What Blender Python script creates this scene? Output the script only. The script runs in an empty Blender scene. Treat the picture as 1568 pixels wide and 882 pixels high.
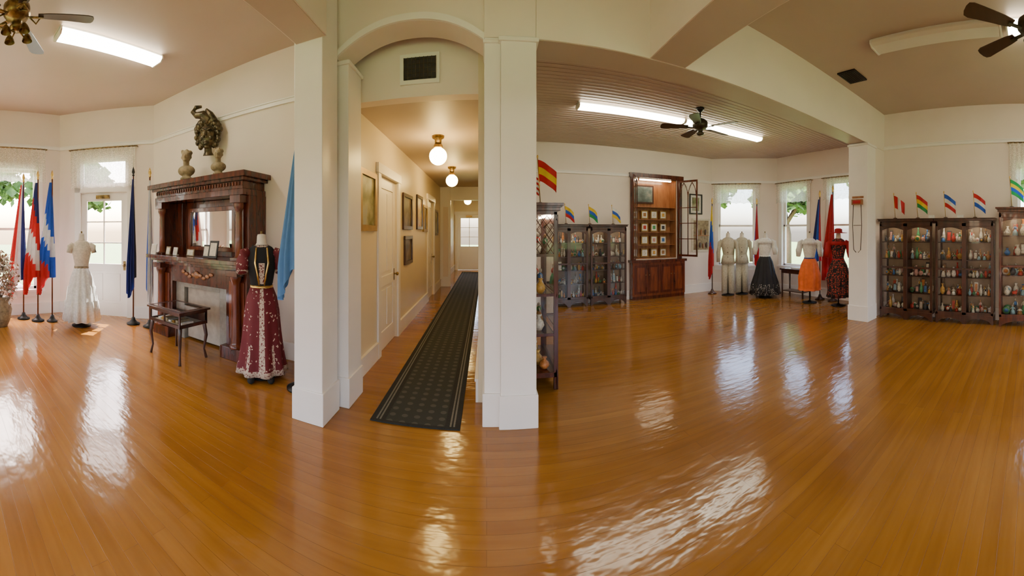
import bpy, bmesh, math, random
from mathutils import Vector, Matrix
random.seed(7)
sc = bpy.context.scene
PI = math.pi

# ------------------------------------------------------------------ materials
def nt(name):
    m = bpy.data.materials.new(name); m.use_nodes = True
    t = m.node_tree
    b = t.nodes['Principled BSDF']
    return m, t, b
def c4(c): return (c[0], c[1], c[2], 1)
def M(name, c, rough=.5, metal=0, var=.12, scale=8, bump=0, coat=0, stretch=(1,1,1), c2=None, spec=.5):
    m, t, b = nt(name)
    tc = t.nodes.new('ShaderNodeTexCoord'); mp = t.nodes.new('ShaderNodeMapping')
    mp.inputs['Scale'].default_value = stretch
    no = t.nodes.new('ShaderNodeTexNoise'); no.inputs['Scale'].default_value = scale; no.inputs['Detail'].default_value = 4
    rp = t.nodes.new('ShaderNodeValToRGB')
    if c2 is None: c2 = tuple(v*(1-var*2) for v in c)
    rp.color_ramp.elements[0].color = c4(c2); rp.color_ramp.elements[1].color = c4(c)
    rp.color_ramp.elements[0].position = .3; rp.color_ramp.elements[1].position = .65
    t.links.new(tc.outputs['Object'], mp.inputs[0]); t.links.new(mp.outputs[0], no.inputs['Vector'])
    t.links.new(no.outputs['Fac'], rp.inputs[0]); t.links.new(rp.outputs[0], b.inputs['Base Color'])
    b.inputs['Roughness'].default_value = rough; b.inputs['Metallic'].default_value = metal
    b.inputs['Coat Weight'].default_value = coat; b.inputs['Specular IOR Level'].default_value = spec
    if bump:
        bp = t.nodes.new('ShaderNodeBump'); bp.inputs['Strength'].default_value = bump; bp.inputs['Distance'].default_value = .01
        t.links.new(no.outputs['Fac'], bp.inputs['Height']); t.links.new(bp.outputs[0], b.inputs['Normal'])
    return m
def emis(name, c, s):
    m, t, b = nt(name)
    b.inputs['Base Color'].default_value = c4(c)
    b.inputs['Emission Color'].default_value = c4(c); b.inputs['Emission Strength'].default_value = s
    return m
def glass(name='glass_pane', k=.10, tint=(1,1,1)):
    m, t, b = nt(name)
    t.nodes.remove(b); out = t.nodes['Material Output']
    tr = t.nodes.new('ShaderNodeBsdfTransparent'); tr.inputs[0].default_value = c4(tint)
    gl = t.nodes.new('ShaderNodeBsdfGlossy'); gl.inputs['Roughness'].default_value = .03
    fr = t.nodes.new('ShaderNodeFresnel'); fr.inputs[0].default_value = 1.4
    ad = t.nodes.new('ShaderNodeMath'); ad.operation = 'MULTIPLY'; ad.inputs[1].default_value = .8
    mx = t.nodes.new('ShaderNodeMixShader')
    t.links.new(fr.outputs[0], ad.inputs[0]); t.links.new(ad.outputs[0], mx.inputs[0])
    t.links.new(tr.outputs[0], mx.inputs[1]); t.links.new(gl.outputs[0], mx.inputs[2]); t.links.new(mx.outputs[0], out.inputs[0])
    return m
def lace_mat(name, c=(.9,.87,.8), scale=60):
    m, t, b = nt(name)
    t.nodes.remove(b); out = t.nodes['Material Output']
    tc = t.nodes.new('ShaderNodeTexCoord')
    vo = t.nodes.new('ShaderNodeTexVoronoi'); vo.inputs['Scale'].default_value = scale
    rp = t.nodes.new('ShaderNodeValToRGB'); rp.color_ramp.elements[0].position = .25; rp.color_ramp.elements[1].position = .5
    rp.color_ramp.elements[0].color = (.92,.92,.92,1); rp.color_ramp.elements[1].color = (.5,.5,.5,1)
    tr = t.nodes.new('ShaderNodeBsdfTransparent'); tl = t.nodes.new('ShaderNodeBsdfTranslucent'); tl.inputs[0].default_value = c4(c)
    df = t.nodes.new('ShaderNodeBsdfDiffuse'); df.inputs[0].default_value = c4(c)
    a = t.nodes.new('ShaderNodeMixShader'); a.inputs[0].default_value = .55
    mx = t.nodes.new('ShaderNodeMixShader')
    L = t.links.new
    L(tc.outputs['Object'], vo.inputs['Vector']); L(vo.outputs['Distance'], rp.inputs[0]); L(rp.outputs[0], mx.inputs[0])
    L(tl.outputs[0], a.inputs[1]); L(df.outputs[0], a.inputs[2]); L(tr.outputs[0], mx.inputs[1]); L(a.outputs[0], mx.inputs[2]); L(mx.outputs[0], out.inputs[0])
    return m
def cloth(name, c, k=.35):
    # thin fabric: diffuse + translucent so that flags glow in front of windows
    m, t, b = nt(name); out = t.nodes['Material Output']
    tc = t.nodes.new('ShaderNodeTexCoord'); no = t.nodes.new('ShaderNodeTexNoise'); no.inputs['Scale'].default_value = 12
    rp = t.nodes.new('ShaderNodeValToRGB'); rp.color_ramp.elements[0].color = c4([v*.75 for v in c]); rp.color_ramp.elements[1].color = c4(c)
    tl = t.nodes.new('ShaderNodeBsdfTranslucent'); mx = t.nodes.new('ShaderNodeMixShader'); mx.inputs[0].default_value = k
    L = t.links.new
    L(tc.outputs['Object'], no.inputs['Vector']); L(no.outputs['Fac'], rp.inputs[0]); L(rp.outputs[0], b.inputs['Base Color']); L(rp.outputs[0], tl.inputs[0])
    b.inputs['Roughness'].default_value = .65
    L(b.outputs[0], mx.inputs[1]); L(tl.outputs[0], mx.inputs[2]); L(mx.outputs[0], out.inputs[0])
    return m
def art(name, cols, scale=4):
    m, t, b = nt(name)
    tc = t.nodes.new('ShaderNodeTexCoord'); no = t.nodes.new('ShaderNodeTexNoise'); no.inputs['Scale'].default_value = scale
    no.inputs['Detail'].default_value = 6
    rp = t.nodes.new('ShaderNodeValToRGB'); e = rp.color_ramp.elements
    e[0].position = .3; e[0].color = c4(cols[0]); e[1].position = .72; e[1].color = c4(cols[-1])
    for i, c in enumerate(cols[1:-1]):
        q = e.new(.3+.42*(i+1)/(len(cols)-1)); q.color = c4(c)
    t.links.new(tc.outputs['Object'], no.inputs['Vector']); t.links.new(no.outputs['Fac'], rp.inputs[0]); t.links.new(rp.outputs[0], b.inputs['Base Color'])
    b.inputs['Roughness'].default_value = .35
    return m
def dots(name, base, dot, scale=22, thr=.28, rough=.8, stretch=(1,1,1), rnd=.45, distort=0):
    m, t, b = nt(name)
    tc = t.nodes.new('ShaderNodeTexCoord'); mp = t.nodes.new('ShaderNodeMapping'); mp.inputs['Scale'].default_value = stretch
    vo = t.nodes.new('ShaderNodeTexVoronoi'); vo.inputs['Scale'].default_value = scale; vo.inputs['Randomness'].default_value = rnd
    rp = t.nodes.new('ShaderNodeValToRGB'); rp.color_ramp.elements[0].position = thr; rp.color_ramp.elements[1].position = thr+.04
    rp.color_ramp.elements[0].color = c4(dot); rp.color_ramp.elements[1].color = c4(base)
    L = t.links.new
    L(tc.outputs['Object'], mp.inputs[0])
    if distort:
        n = t.nodes.new('ShaderNodeTexNoise'); n.inputs['Scale'].default_value = scale*1.6; n.inputs['Detail'].default_value = 1
        sx = t.nodes.new('ShaderNodeVectorMath'); sx.operation = 'MULTIPLY_ADD'; sx.inputs[1].default_value = (distort,)*3
        L(mp.outputs[0], n.inputs['Vector']); L(n.outputs['Color'], sx.inputs[0]); L(mp.outputs[0], sx.inputs[2]); L(sx.outputs[0], vo.inputs['Vector'])
    else: L(mp.outputs[0], vo.inputs['Vector'])
    L(vo.outputs['Distance'], rp.inputs[0]); L(rp.outputs[0], b.inputs['Base Color'])
    b.inputs['Roughness'].default_value = rough
    return m
def floor_mat():
    m, t, b = nt('glossy_plank_floor')
    L = t.links.new; N = t.nodes.new
    tc = N('ShaderNodeTexCoord')
    br = N('ShaderNodeTexBrick'); br.inputs['Scale'].default_value = 1; br.inputs['Brick Width'].default_value = 3.1
    br.inputs['Row Height'].default_value = .09; br.inputs['Mortar Size'].default_value = .0012; br.inputs['Mortar Smooth'].default_value = .5
    br.inputs['Color1'].default_value = c4((.385,.170,.030)); br.inputs['Color2'].default_value = c4((.33,.137,.023)); br.inputs['Mortar'].default_value = c4((.18,.07,.011))
    mp = N('ShaderNodeMapping'); mp.inputs['Scale'].default_value = (1.0, 16, 1)
    no = N('ShaderNodeTexNoise'); no.inputs['Scale'].default_value = 1.2; no.inputs['Detail'].default_value = 5
    rp = N('ShaderNodeValToRGB'); rp.color_ramp.elements[0].color = (.84,.80,.76,1); rp.color_ramp.elements[1].color = (1.0,1.0,1.0,1)
    rp.color_ramp.elements[0].position = .3; rp.color_ramp.elements[1].position = .65
    mx = N('ShaderNodeMix'); mx.data_type = 'RGBA'; mx.blend_type = 'MULTIPLY'; mx.inputs[0].default_value = 1
    n4 = N('ShaderNodeTexNoise'); n4.inputs['Scale'].default_value = .7; n4.inputs['Detail'].default_value = 3
    rp4 = N('ShaderNodeValToRGB'); rp4.color_ramp.elements[0].color = (.80,.74,.66,1); rp4.color_ramp.elements[1].color = (1,1,1,1)
    rp4.color_ramp.elements[0].position = .35; rp4.color_ramp.elements[1].position = .6
    mx4 = N('ShaderNodeMix'); mx4.data_type = 'RGBA'; mx4.blend_type = 'MULTIPLY'; mx4.inputs[0].default_value = 1
    n2 = N('ShaderNodeTexNoise'); n2.inputs['Scale'].default_value = 2.2; n2.inputs['Detail'].default_value = 3
    for q in (br, n2, n4): L(tc.outputs['Object'], q.inputs['Vector'])
    L(tc.outputs['Object'], mp.inputs[0]); L(mp.outputs[0], no.inputs['Vector'])
    L(no.outputs['Fac'], rp.inputs[0]); L(br.outputs['Color'], mx.inputs[6]); L(rp.outputs[0], mx.inputs[7])
    L(n4.outputs['Fac'], rp4.inputs[0]); L(mx.outputs[2], mx4.inputs[6]); L(rp4.outputs[0], mx4.inputs[7]); L(mx4.outputs[2], b.inputs['Base Color'])
    mr = N('ShaderNodeMapRange'); mr.inputs[3].default_value = .07; mr.inputs[4].default_value = .22
    L(n2.outputs['Fac'], mr.inputs[0]); L(mr.outputs[0], b.inputs['Roughness'])
    n3 = N('ShaderNodeTexNoise'); n3.inputs['Scale'].default_value = 8; n3.inputs['Detail'].default_value = 2
    mp3 = N('ShaderNodeMapping'); mp3.inputs['Scale'].default_value = (.8, 1.6, 1)
    L(tc.outputs['Object'], mp3.inputs[0]); L(mp3.outputs[0], n3.inputs['Vector'])
    s = N('ShaderNodeMath'); s.operation = 'MULTIPLY_ADD'; s.inputs[1].default_value = -.2
    L(br.outputs['Fac'], s.inputs[0]); L(n3.outputs['Fac'], s.inputs[2])
    bp = N('ShaderNodeBump'); bp.inputs['Strength'].default_value = .42; bp.inputs['Distance'].default_value = .007
    L(s.outputs[0], bp.inputs['Height']); L(bp.outputs[0], b.inputs['Normal'])
    b.inputs['Specular IOR Level'].default_value = .55
    return m

wallm = M('cream_wall_paint', (.82,.72,.655), .6, var=.02, scale=2)
trimm = M('white_trim_paint', (.86,.82,.795), .35, var=.02, scale=3)
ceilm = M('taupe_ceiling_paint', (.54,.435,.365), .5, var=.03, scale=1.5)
hallwm = M('hall_wall_paint', (.75,.64,.46), .35, var=.02, scale=2)
floorm = floor_mat()
mahog = M('dark_mahogany', (.11,.020,.008), .25, scale=3, stretch=(6,6,1), c2=(.035,.008,.004), coat=.25)
mahog2 = M('red_mahogany', (.20,.045,.015), .25, scale=3, stretch=(6,6,1), c2=(.08,.018,.008), coat=.3)
darkwood = M('dark_walnut', (.07,.022,.012), .3, scale=3, stretch=(5,5,1), c2=(.025,.009,.006), coat=.3)
orangewood = M('warm_cherry', (.38,.16,.06), .3, scale=3, stretch=(5,5,1), c2=(.25,.09,.03), coat=.3)
gold = M('gold', (.75,.5,.15), .3, 1)
gilt = M('gilt_frame', (.42,.27,.09), .4, .6)
bronze = M('dark_bronze', (.12,.10,.07), .35, .7, scale=14, c2=(.03,.025,.02))
maskm = M('patinated_bronze', (.16,.12,.065), .35, .6, scale=14, c2=(.025,.022,.016))
tanstone = M('tan_plaster', (.36,.28,.17), .6, scale=16, c2=(.16,.12,.07))
blackm = M('black_metal', (.015,.015,.015), .4, .5)
blackp = M('black_plastic', (.02,.02,.02), .4)
whitep = M('white_enamel', (.82,.81,.77), .35, var=.01)
brass = M('antique_brass', (.35,.23,.09), .35, .9, scale=20, c2=(.08,.05,.02))
fanblade = M('fan_blade_walnut', (.07,.035,.02), .35, scale=4, stretch=(1,6,1))
glassm = glass()
mirror = M('mirror', (.75,.75,.75), .03, 1, var=0)
lace = lace_mat('lace_curtain')
tubelit = emis('lit_fluorescent_diffuser', (1,.92,.72), 24)
tubeoff = M('unlit_diffuser', (.75,.72,.65), .3, var=.01)
globem = emis('lit_glass_globe', (1,.70,.24), 50)
cablight = emis('cabinet_strip_light', (1,.84,.6), 26)
cuplight = emis('cupboard_strip_light', (1,.82,.55), 32)
cream = M('ivory_cloth', (.72,.66,.55), .85, scale=30, bump=.2)
whitec = M('white_cloth', (.8,.78,.74), .85, scale=30, bump=.2)
mann = M('mannequin_jersey', (.75,.68,.58), .7)
NAVY=cloth('navy_cloth',(.02,.035,.22)); RED=cloth('red_cloth',(.62,.02,.03)); WHT=cloth('white_flag_cloth',(.82,.82,.82))
BLUE=cloth('royal_blue_cloth',(.02,.11,.62)); YEL=cloth('yellow_cloth',(.85,.6,.03)); SKY=cloth('light_blue_cloth',(.09,.25,.55),.15)
GRN=cloth('green_cloth',(.02,.32,.09)); BLK=M('black_cloth',(.015,.015,.02),.8); ORG=M('orange_cloth',(.85,.16,.03),.75)
SHRT = {'b':NAVY,'r':RED,'w':WHT,'u':BLUE,'y':YEL,'s':SKY,'g':GRN,'k':BLK,'o':ORG}

# ------------------------------------------------------------------ mesh builder
class B:
    def __init__(s): s.v=[]; s.f=[]; s.fm=[]; s.sm=[]; s.mats=[]
    def mi(s, m):
        if m not in s.mats: s.mats.append(m)
        return s.mats.index(m)
    def add(s, vs, fs, mat, smooth=False):
        o = len(s.v); s.v += [tuple(v) for v in vs]
        for i, f in enumerate(fs):
            s.f.append([o+k for k in f]); s.sm.append(smooth)
            s.fm.append(s.mi(mat[i] if isinstance(mat, list) else mat))
    def box(s, x0,x1,y0,y1,z0,z1, mat):
        vs=[(x,y,z) for z in (z0,z1) for y in (y0,y1) for x in (x0,x1)]
        s.add(vs, [(0,2,3,1),(4,5,7,6),(0,1,5,4),(2,6,7,3),(0,4,6,2),(1,3,7,5)], mat)
    def rbox(s, c, size, rot, mat):
        h=[k/2 for k in size]
        vs=[rot@Vector((x*h[0],y*h[1],z*h[2]))+Vector(c) for z in (-1,1) for y in (-1,1) for x in (-1,1)]
        s.add(vs, [(0,2,3,1),(4,5,7,6),(0,1,5,4),(2,6,7,3),(0,4,6,2),(1,3,7,5)], mat)
    def tube(s, pts, rs, mat, n=10, smooth=True, sq=1):
        pts=[Vector(p) for p in pts]
        if not isinstance(rs,(list,tuple)): rs=[rs]*len(pts)
        vs=[]; N=len(pts)
        for i,p in enumerate(pts):
            d=(pts[min(i+1,N-1)]-pts[max(i-1,0)]).normalized()
            if abs(d.z)>.95: a=Vector((1,0,0))
            else: a=Vector((0,0,1)).cross(d).normalized()
            a=(a-d*a.dot(d)).normalized(); b2=d.cross(a)
            for k in range(n):
                t=2*PI*k/n; vs.append(p+(a*math.cos(t)+b2*math.sin(t)*sq)*rs[i])
        fs=[]
        for i in range(N-1):
            for k in range(n): fs.append((i*n+k,i*n+(k+1)%n,(i+1)*n+(k+1)%n,(i+1)*n+k))
        fs.append(tuple(range(n))); fs.append(tuple((N-1)*n+k for k in range(n)))
        s.add(vs,fs,mat,smooth)
    def cyl(s,p0,p1,r,mat,n=12,r1=None): s.tube([p0,p1],[r,r if r1 is None else r1],mat,n)
    def lathe(s, prof, c, mat, n=20, sx=1, sy=1, cap=True):
        vs=[(c[0]+r*sx*math.cos(2*PI*k/n), c[1]+r*sy*math.sin(2*PI*k/n), c[2]+z) for r,z in prof for k in range(n)]
        fs=[(i*n+k,i*n+(k+1)%n,(i+1)*n+(k+1)%n,(i+1)*n+k) for i in range(len(prof)-1) for k in range(n)]
        if cap: fs += [tuple(range(n)), tuple((len(prof)-1)*n+k for k in range(n))]
        s.add(vs,fs,mat,True)
    def loft(s, rings, mat, n=48, k=0, cx=0, cy=0, zf=None, matf=None, ph=0, cap=True):
        vs=[]
        for (z,rx,ry,am) in rings:
            for j in range(n):
                t=2*PI*j/n; q=1+am*math.cos(k*t+ph+.6*math.sin(2*t))
                vs.append((cx+rx*q*math.cos(t), cy+ry*q*math.sin(t), z+(zf(t,z) if zf else 0)))
        fs=[]; ms=[]
        for i in range(len(rings)-1):
            for j in range(n):
                fs.append((i*n+j,i*n+(j+1)%n,(i+1)*n+(j+1)%n,(i+1)*n+j)); ms.append(matf(2*PI*(j+.5)/n, rings[i][0]) if matf else mat)
        if cap:
            fs += [tuple(range(n)), tuple((len(rings)-1)*n+j for j in range(n))]; ms += [mat,mat]
        s.add(vs,fs,ms,True)
    def ell(s, c, r, mat, n=14, m=9):
        vs=[]; fs=[]
        for i in range(m+1):
            a=-PI/2+PI*i/m
            for k in range(n):
                t=2*PI*k/n; vs.append((c[0]+r[0]*math.cos(a)*math.cos(t), c[1]+r[1]*math.cos(a)*math.sin(t), c[2]+r[2]*math.sin(a)))
        for i in range(m):
            for k in range(n): fs.append((i*n+k,i*n+(k+1)%n,(i+1)*n+(k+1)%n,(i+1)*n+k))
        s.add(vs,fs,mat,True)
    def prism(s, poly, axis, a0, a1, mat, smooth=False):
        n=len(poly)
        def P(u,w,a):
            return {'y':(u,a,w),'x':(a,u,w),'z':(u,w,a)}[axis]
        vs=[P(u,w,a0) for u,w in poly]+[P(u,w,a1) for u,w in poly]
        fs=[tuple(range(n)),tuple(range(n,2*n))]+[(i,(i+1)%n,n+(i+1)%n,n+i) for i in range(n)]
        s.add(vs,fs,mat,smooth)
    def build(s, name, loc=(0,0,0), rot=0, bevel=0, parent=None, remesh=0, scale=1):
        me=bpy.data.meshes.new(name); me.from_pydata(s.v,[],s.f)
        for m in s.mats: me.materials.append(m)
        for i,p in enumerate(me.polygons): p.material_index=s.fm[i]; p.use_smooth=s.sm[i]
        bm=bmesh.new(); bm.from_mesh(me); bmesh.ops.remove_doubles(bm,verts=bm.verts,dist=1e-6)
        bmesh.ops.recalc_face_normals(bm,faces=bm.faces); bm.to_mesh(me); bm.free()
        o=bpy.data.objects.new(name,me); sc.collection.objects.link(o)
        o.location=loc; o.rotation_euler=(0,0,rot); o.scale=(scale,)*3
        if remesh:
            r=o.modifiers.new('r','REMESH'); r.mode='VOXEL'; r.voxel_size=remesh; r.use_smooth_shade=True
            q=o.modifiers.new('s','SMOOTH'); q.iterations=2; q.factor=.5
        if bevel:
            r=o.modifiers.new('b','BEVEL'); r.width=bevel; r.segments=2; r.limit_method='ANGLE'; r.angle_limit=.8; r.harden_normals=False
        if parent: o.parent=parent
        return o

# ------------------------------------------------------------------ room shell
CZ=4.05; FZ=3.70; HB=3.30
def frame(p0,p1):
    d=Vector(p1)-Vector(p0); return d.length, math.atan2(d.y,d.x)
def wall(name,p0,p1,H,ops=(),t=.18,mat=wallm,rail=None,base=True,ext=(0,0),gap=None):
    L,a=frame(p0,p1); b=B(); s=-ext[0]; ops=sorted(ops)
    for (s0,s1,zs) in ops:
        if s0>s: b.box(s,s0,0,t,0,H,mat)
        z=0
        for (za,zb) in zs:
            if za>z: b.box(s0,s1,0,t,z,za,mat)
            z=zb
        b.box(s0,s1,0,t,z,H,mat); s=s1
    b.box(s,L+ext[1],0,t,0,H,mat)
    b.build('wall_'+name,(p0[0],p0[1],0),a)
    if base:
        q=B(); s=0
        cuts=[(s0-.13,s1+.13) for (s0,s1,zs) in ops if zs[0][0]<.01]+([gap] if gap else [])
        for (c0,c1) in sorted(cuts):
            q.box(s,c0,-.025,-.001,0,.2,trimm); q.box(s,c0,-.035,-.001,.2,.225,trimm); s=c1
        q.box(s,L,-.025,-.001,0,.2,trimm); q.box(s,L,-.035,-.001,.2,.225,trimm)
        q.build('baseboard_'+name,(p0[0],p0[1],0),a)
    if rail:
        q=B(); q.box(0,L,-.03,-.001,rail-.03,rail+.02,trimm); q.box(0,L,-.045,-.001,rail+.02,rail+.035,trimm)
        q.build('trim_picture_rail_'+name,(p0[0],p0[1],0),a)
wn=[0]
def window(p0,p1,s0,s1,z0,z1,t=.18,val=None,rows=1):
    wn[0]+=1; L,a=frame(p0,p1); b=B(); f=.05
    b.box(s0-.11,s0,-.025,-.001,z0-.02,z1+.11,trimm); b.box(s1,s1+.11,-.025,-.001,z0-.02,z1+.11,trimm)
    b.box(s0-.14,s1+.14,-.035,-.001,z1+.0,z1+.12,trimm); b.box(s0-.15,s1+.15,-.07,.02,z0-.04,z0,trimm)
    b.box(s0-.11,s1+.11,-.02,-.001,z0-.14,z0-.04,trimm)
    zm=(z0+z1)/2
    e=.002
    for (za,zb,y) in ((z0+e,zm+.03,.06),(zm-.02,z1-e,.10)):
        b.box(s0+e,s0+f,y,y+.035,za,zb,trimm); b.box(s1-f,s1-e,y,y+.035,za,zb,trimm)
        b.box(s0+e,s1-e,y,y+.035,za,za+f,trimm); b.box(s0+e,s1-e,y,y+.035,zb-f,zb,trimm)
        b.add([(s0+f,y+.017,za+f),(s1-f,y+.017,za+f),(s1-f,y+.017,zb-f),(s0+f,y+.017,zb-f)],[(0,1,2,3)],glassm)
    o=b.build('window_%d'%wn[0],(p0[0],p0[1],0),a)
    if val: valance(p0,p1,s0-.15,s1+.15,val[0],val[1])
def valance(p0,p1,s0,s1,za,zb):
    L,a=frame(p0,p1); b=B(); n=int((s1-s0)*60); vs=[];m=5
    for j in range(m+1):
        for i in range(n+1):
            u=i/n; z=zb+(za-zb)*j/m
            if j==m: z+= .03*abs(math.sin(u*PI*6))
            vs.append((s0+(s1-s0)*u, -.085+.018*math.sin(u*(s1-s0)*70)*(.5+.5*j/m), z))
    fs=[(j*(n+1)+i,j*(n+1)+i+1,(j+1)*(n+1)+i+1,(j+1)*(n+1)+i) for j in range(m) for i in range(n)]
    b.add(vs,fs,lace,True)
    b.cyl((s0-.04,-.085,zb-.02),(s1+.04,-.085,zb-.02),.012,brass,8)
    for q in (s0-.03,s1+.03): b.cyl((q,-.085,zb-.02),(q,-.001,zb-.02),.008,brass,6)
    b.build('lace_valance',(p0[0],p0[1],0),a)

b=B(); b.box(-7,7.5,-4.7,15.3,-.15,0,floorm); b.build('floor')
LW=((-6.75,-4.5),(-6.75,2.41)); LD=((-6.75,2.41),(-5.4,3.8)); FW=((-5.4,3.8),(-1.62,3.8))
HL=((-1.4,2.96),(-1.4,15.0)); HE=((-1.4,15.0),(-.08,15.0)); HR=((-.08,15.0),(-.08,3.36))
BW=((.3,7.8),(5.9,7.8)); RD=((5.9,7.8),(7.2,6.5)); RF=((7.2,6.5),(7.2,3.3)); RW=((6.5,2.95),(6.5,-4.5)); RR=((6.5,-4.5),(-6.75,-4.5))
wall('left',*LW,CZ,[(1.2,2.3,[(.5,2.9)]),(3.4,4.5,[(.5,2.9)]),(5.3,6.42,[(.5,2.9)])],rail=3.35)
for a0,a1 in ((1.2,2.3),(3.4,4.5),(5.3,6.42)): window(*LW,a0,a1,.5,2.9,val=(2.62,3.32))
wall('left_diagonal',*LD,CZ,[(.46,1.42,[(0,2.42),(2.56,3.08)])],rail=3.35)
wall('fireplace',*FW,CZ,rail=3.35,gap=(.68,2.64))
wall('hall_left',*HL,CZ,[(1.44,2.34,[(0,2.42)]),(5.2,6.1,[(0,2.42)])],mat=hallwm,t=.2)
wall('hall_end',*HE,3.2,[(.16,1.16,[(0,2.4)])],mat=hallwm,ext=(.18,0),base=False)
wall('hall_right',*HR,CZ,mat=hallwm,t=.38)
wall('back',*BW,FZ,[(3.27,4.44,[(.97,3.0)])],rail=3.03,gap=(3.08,4.6))
wall('right_diagonal',*RD,FZ,[(.2,1.2,[(.73,2.9)])],rail=3.03)
window(*RD,.2,1.2,.73,2.9,val=(2.42,3.0))
wall('right_bay',*RF,FZ,[(.19,1.05,[(.73,2.9)]),(1.75,2.61,[(.73,2.9)])],rail=3.03)
window(*RF,.19,1.05,.73,2.9,val=(2.42,3.0)); window(*RF,1.75,2.61,.73,2.9,val=(2.42,3.0))
wall('right',*RW,CZ,[(2.68,3.7,[(.75,2.9)]),(5,6.1,[(.75,2.9)])],rail=3.35)
window(*RW,2.68,3.7,.75,2.9,val=(2.6,3.32)); window(*RW,5,6.1,.75,2.9,val=(2.6,3.32))
wall('rear',*RR,CZ,[(1,2.3,[(.6,2.9)]),(3.2,4.5,[(.6,2.9)]),(6,7.4,[(.6,2.9)]),(9,10.3,[(.6,2.9)]),(11.2,12.5,[(.6,2.9)])],rail=3.35)
for a0,a1 in ((1,2.3),(3.2,4.5),(6,7.4),(9,10.3),(11.2,12.5)): window(*RR,a0,a1,.6,2.9)
b=B(); b.box(5.992,7.38,2.952,3.3,0,HB,wallm); b.box(6.5,7.38,2.952,3.3,HB,CZ,wallm); b.build('wall_bay_return')
b=B(); b.box(-6.93,6.68,-4.68,2.96,CZ,CZ+.1,ceilm); b.box(-6.93,.3,2.96,3.98,CZ,CZ+.1,ceilm); b.build('ceiling')
b=B(); b.box(.3,7.38,3.3,7.98,FZ,FZ+.1,ceilm); 
for i in range(46):
    y=3.35+i*.1; b.box(.31,7.2 if y<6.4 else 5.9,y,y+.006,FZ-.006,FZ,ceilm)
b.build('ceiling_front_room')
b=B(); b.box(-1.4,-.08,3.55,15.0,3.0,3.1,ceilm); b.build('ceiling_hall')
b=B(); b.box(-1.4,-.08,3.40,3.55,3.0,CZ,wallm); b.build('wall_hall_lintel')
def beam(name,x0,x1,y0,y1,z0,z1):
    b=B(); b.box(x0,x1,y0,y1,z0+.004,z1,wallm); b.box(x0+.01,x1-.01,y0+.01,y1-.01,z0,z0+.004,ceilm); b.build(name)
beam('header_beam',.425,6.5,2.95,3.3,HB,CZ)
beam('ceiling_beam',1.5,1.9,-4.5,2.95,HB,CZ); beam('ceiling_beam',-1.6,-1.3,-4.5,2.62,HB,CZ)
def column(name,x0,x1,y0,y1,h=3.295,strips=True):
    b=B(); b.box(x0,x1,y0,y1,0,h,trimm)
    b.box(x0-.015,x1+.015,y0-.015,y1+.015,0,.28,trimm)
    b.box(x0-.02,x1+.02,y0-.02,y1+.02,h-.05,h-.015,trimm)
    return b
b=column('c',.12,.42,2.9,3.33); b.box(-.02,.12,2.95,3.3,0,3.3,trimm); b.box(-.035,.11,2.93,3.32,0,.28,trimm); b.box(-.03,.12,2.93,3.31,3.25,3.28,trimm)
b.box(-.02,.424,2.95,3.36,3.3,CZ,wallm)
b.build('column',bevel=.006)
b=column('c',-1.62,-1.34,2.62,2.93,CZ); b.build('column',bevel=.006)
b=column('c',-1.378,-1.26,3.0,3.34,3.27); b.build('pilaster',bevel=.006)
b=column('c',5.65,5.99,2.9,3.3); b.build('column',bevel=.006)
b=B(); xa,xb=-1.36,-.02; n=24; zs=3.28; rise=.215
fz=lambda u:(1-abs(2*u-1)**2.3)
pts=[(xa+(xb-xa)*i/n, zs+rise*fz(i/n)) for i in range(n+1)]
poly=pts+[(xb,CZ),(xa,CZ)]
b.prism(poly,'y',2.97,3.24,wallm)
band=[(x,z+.001) for x,z in pts]+[(x,z+.06) for x,z in reversed(pts)]
b.prism(band,'y',2.945,2.975,trimm)
b.box(-1.62,-1.36,2.97,3.22,3.275,CZ,wallm)
b.build('arch_header')
b=B(); b.box(-1.398,-1.08,10.4,10.5,0,3.0,trimm); b.box(-1.08,-.082,10.4,10.5,2.6,3.0,trimm); b.box(-1.3,-1.15,10.385,10.4,.3,2.4,wallm)
b.build('wall_hall_partition',bevel=.004)

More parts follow.
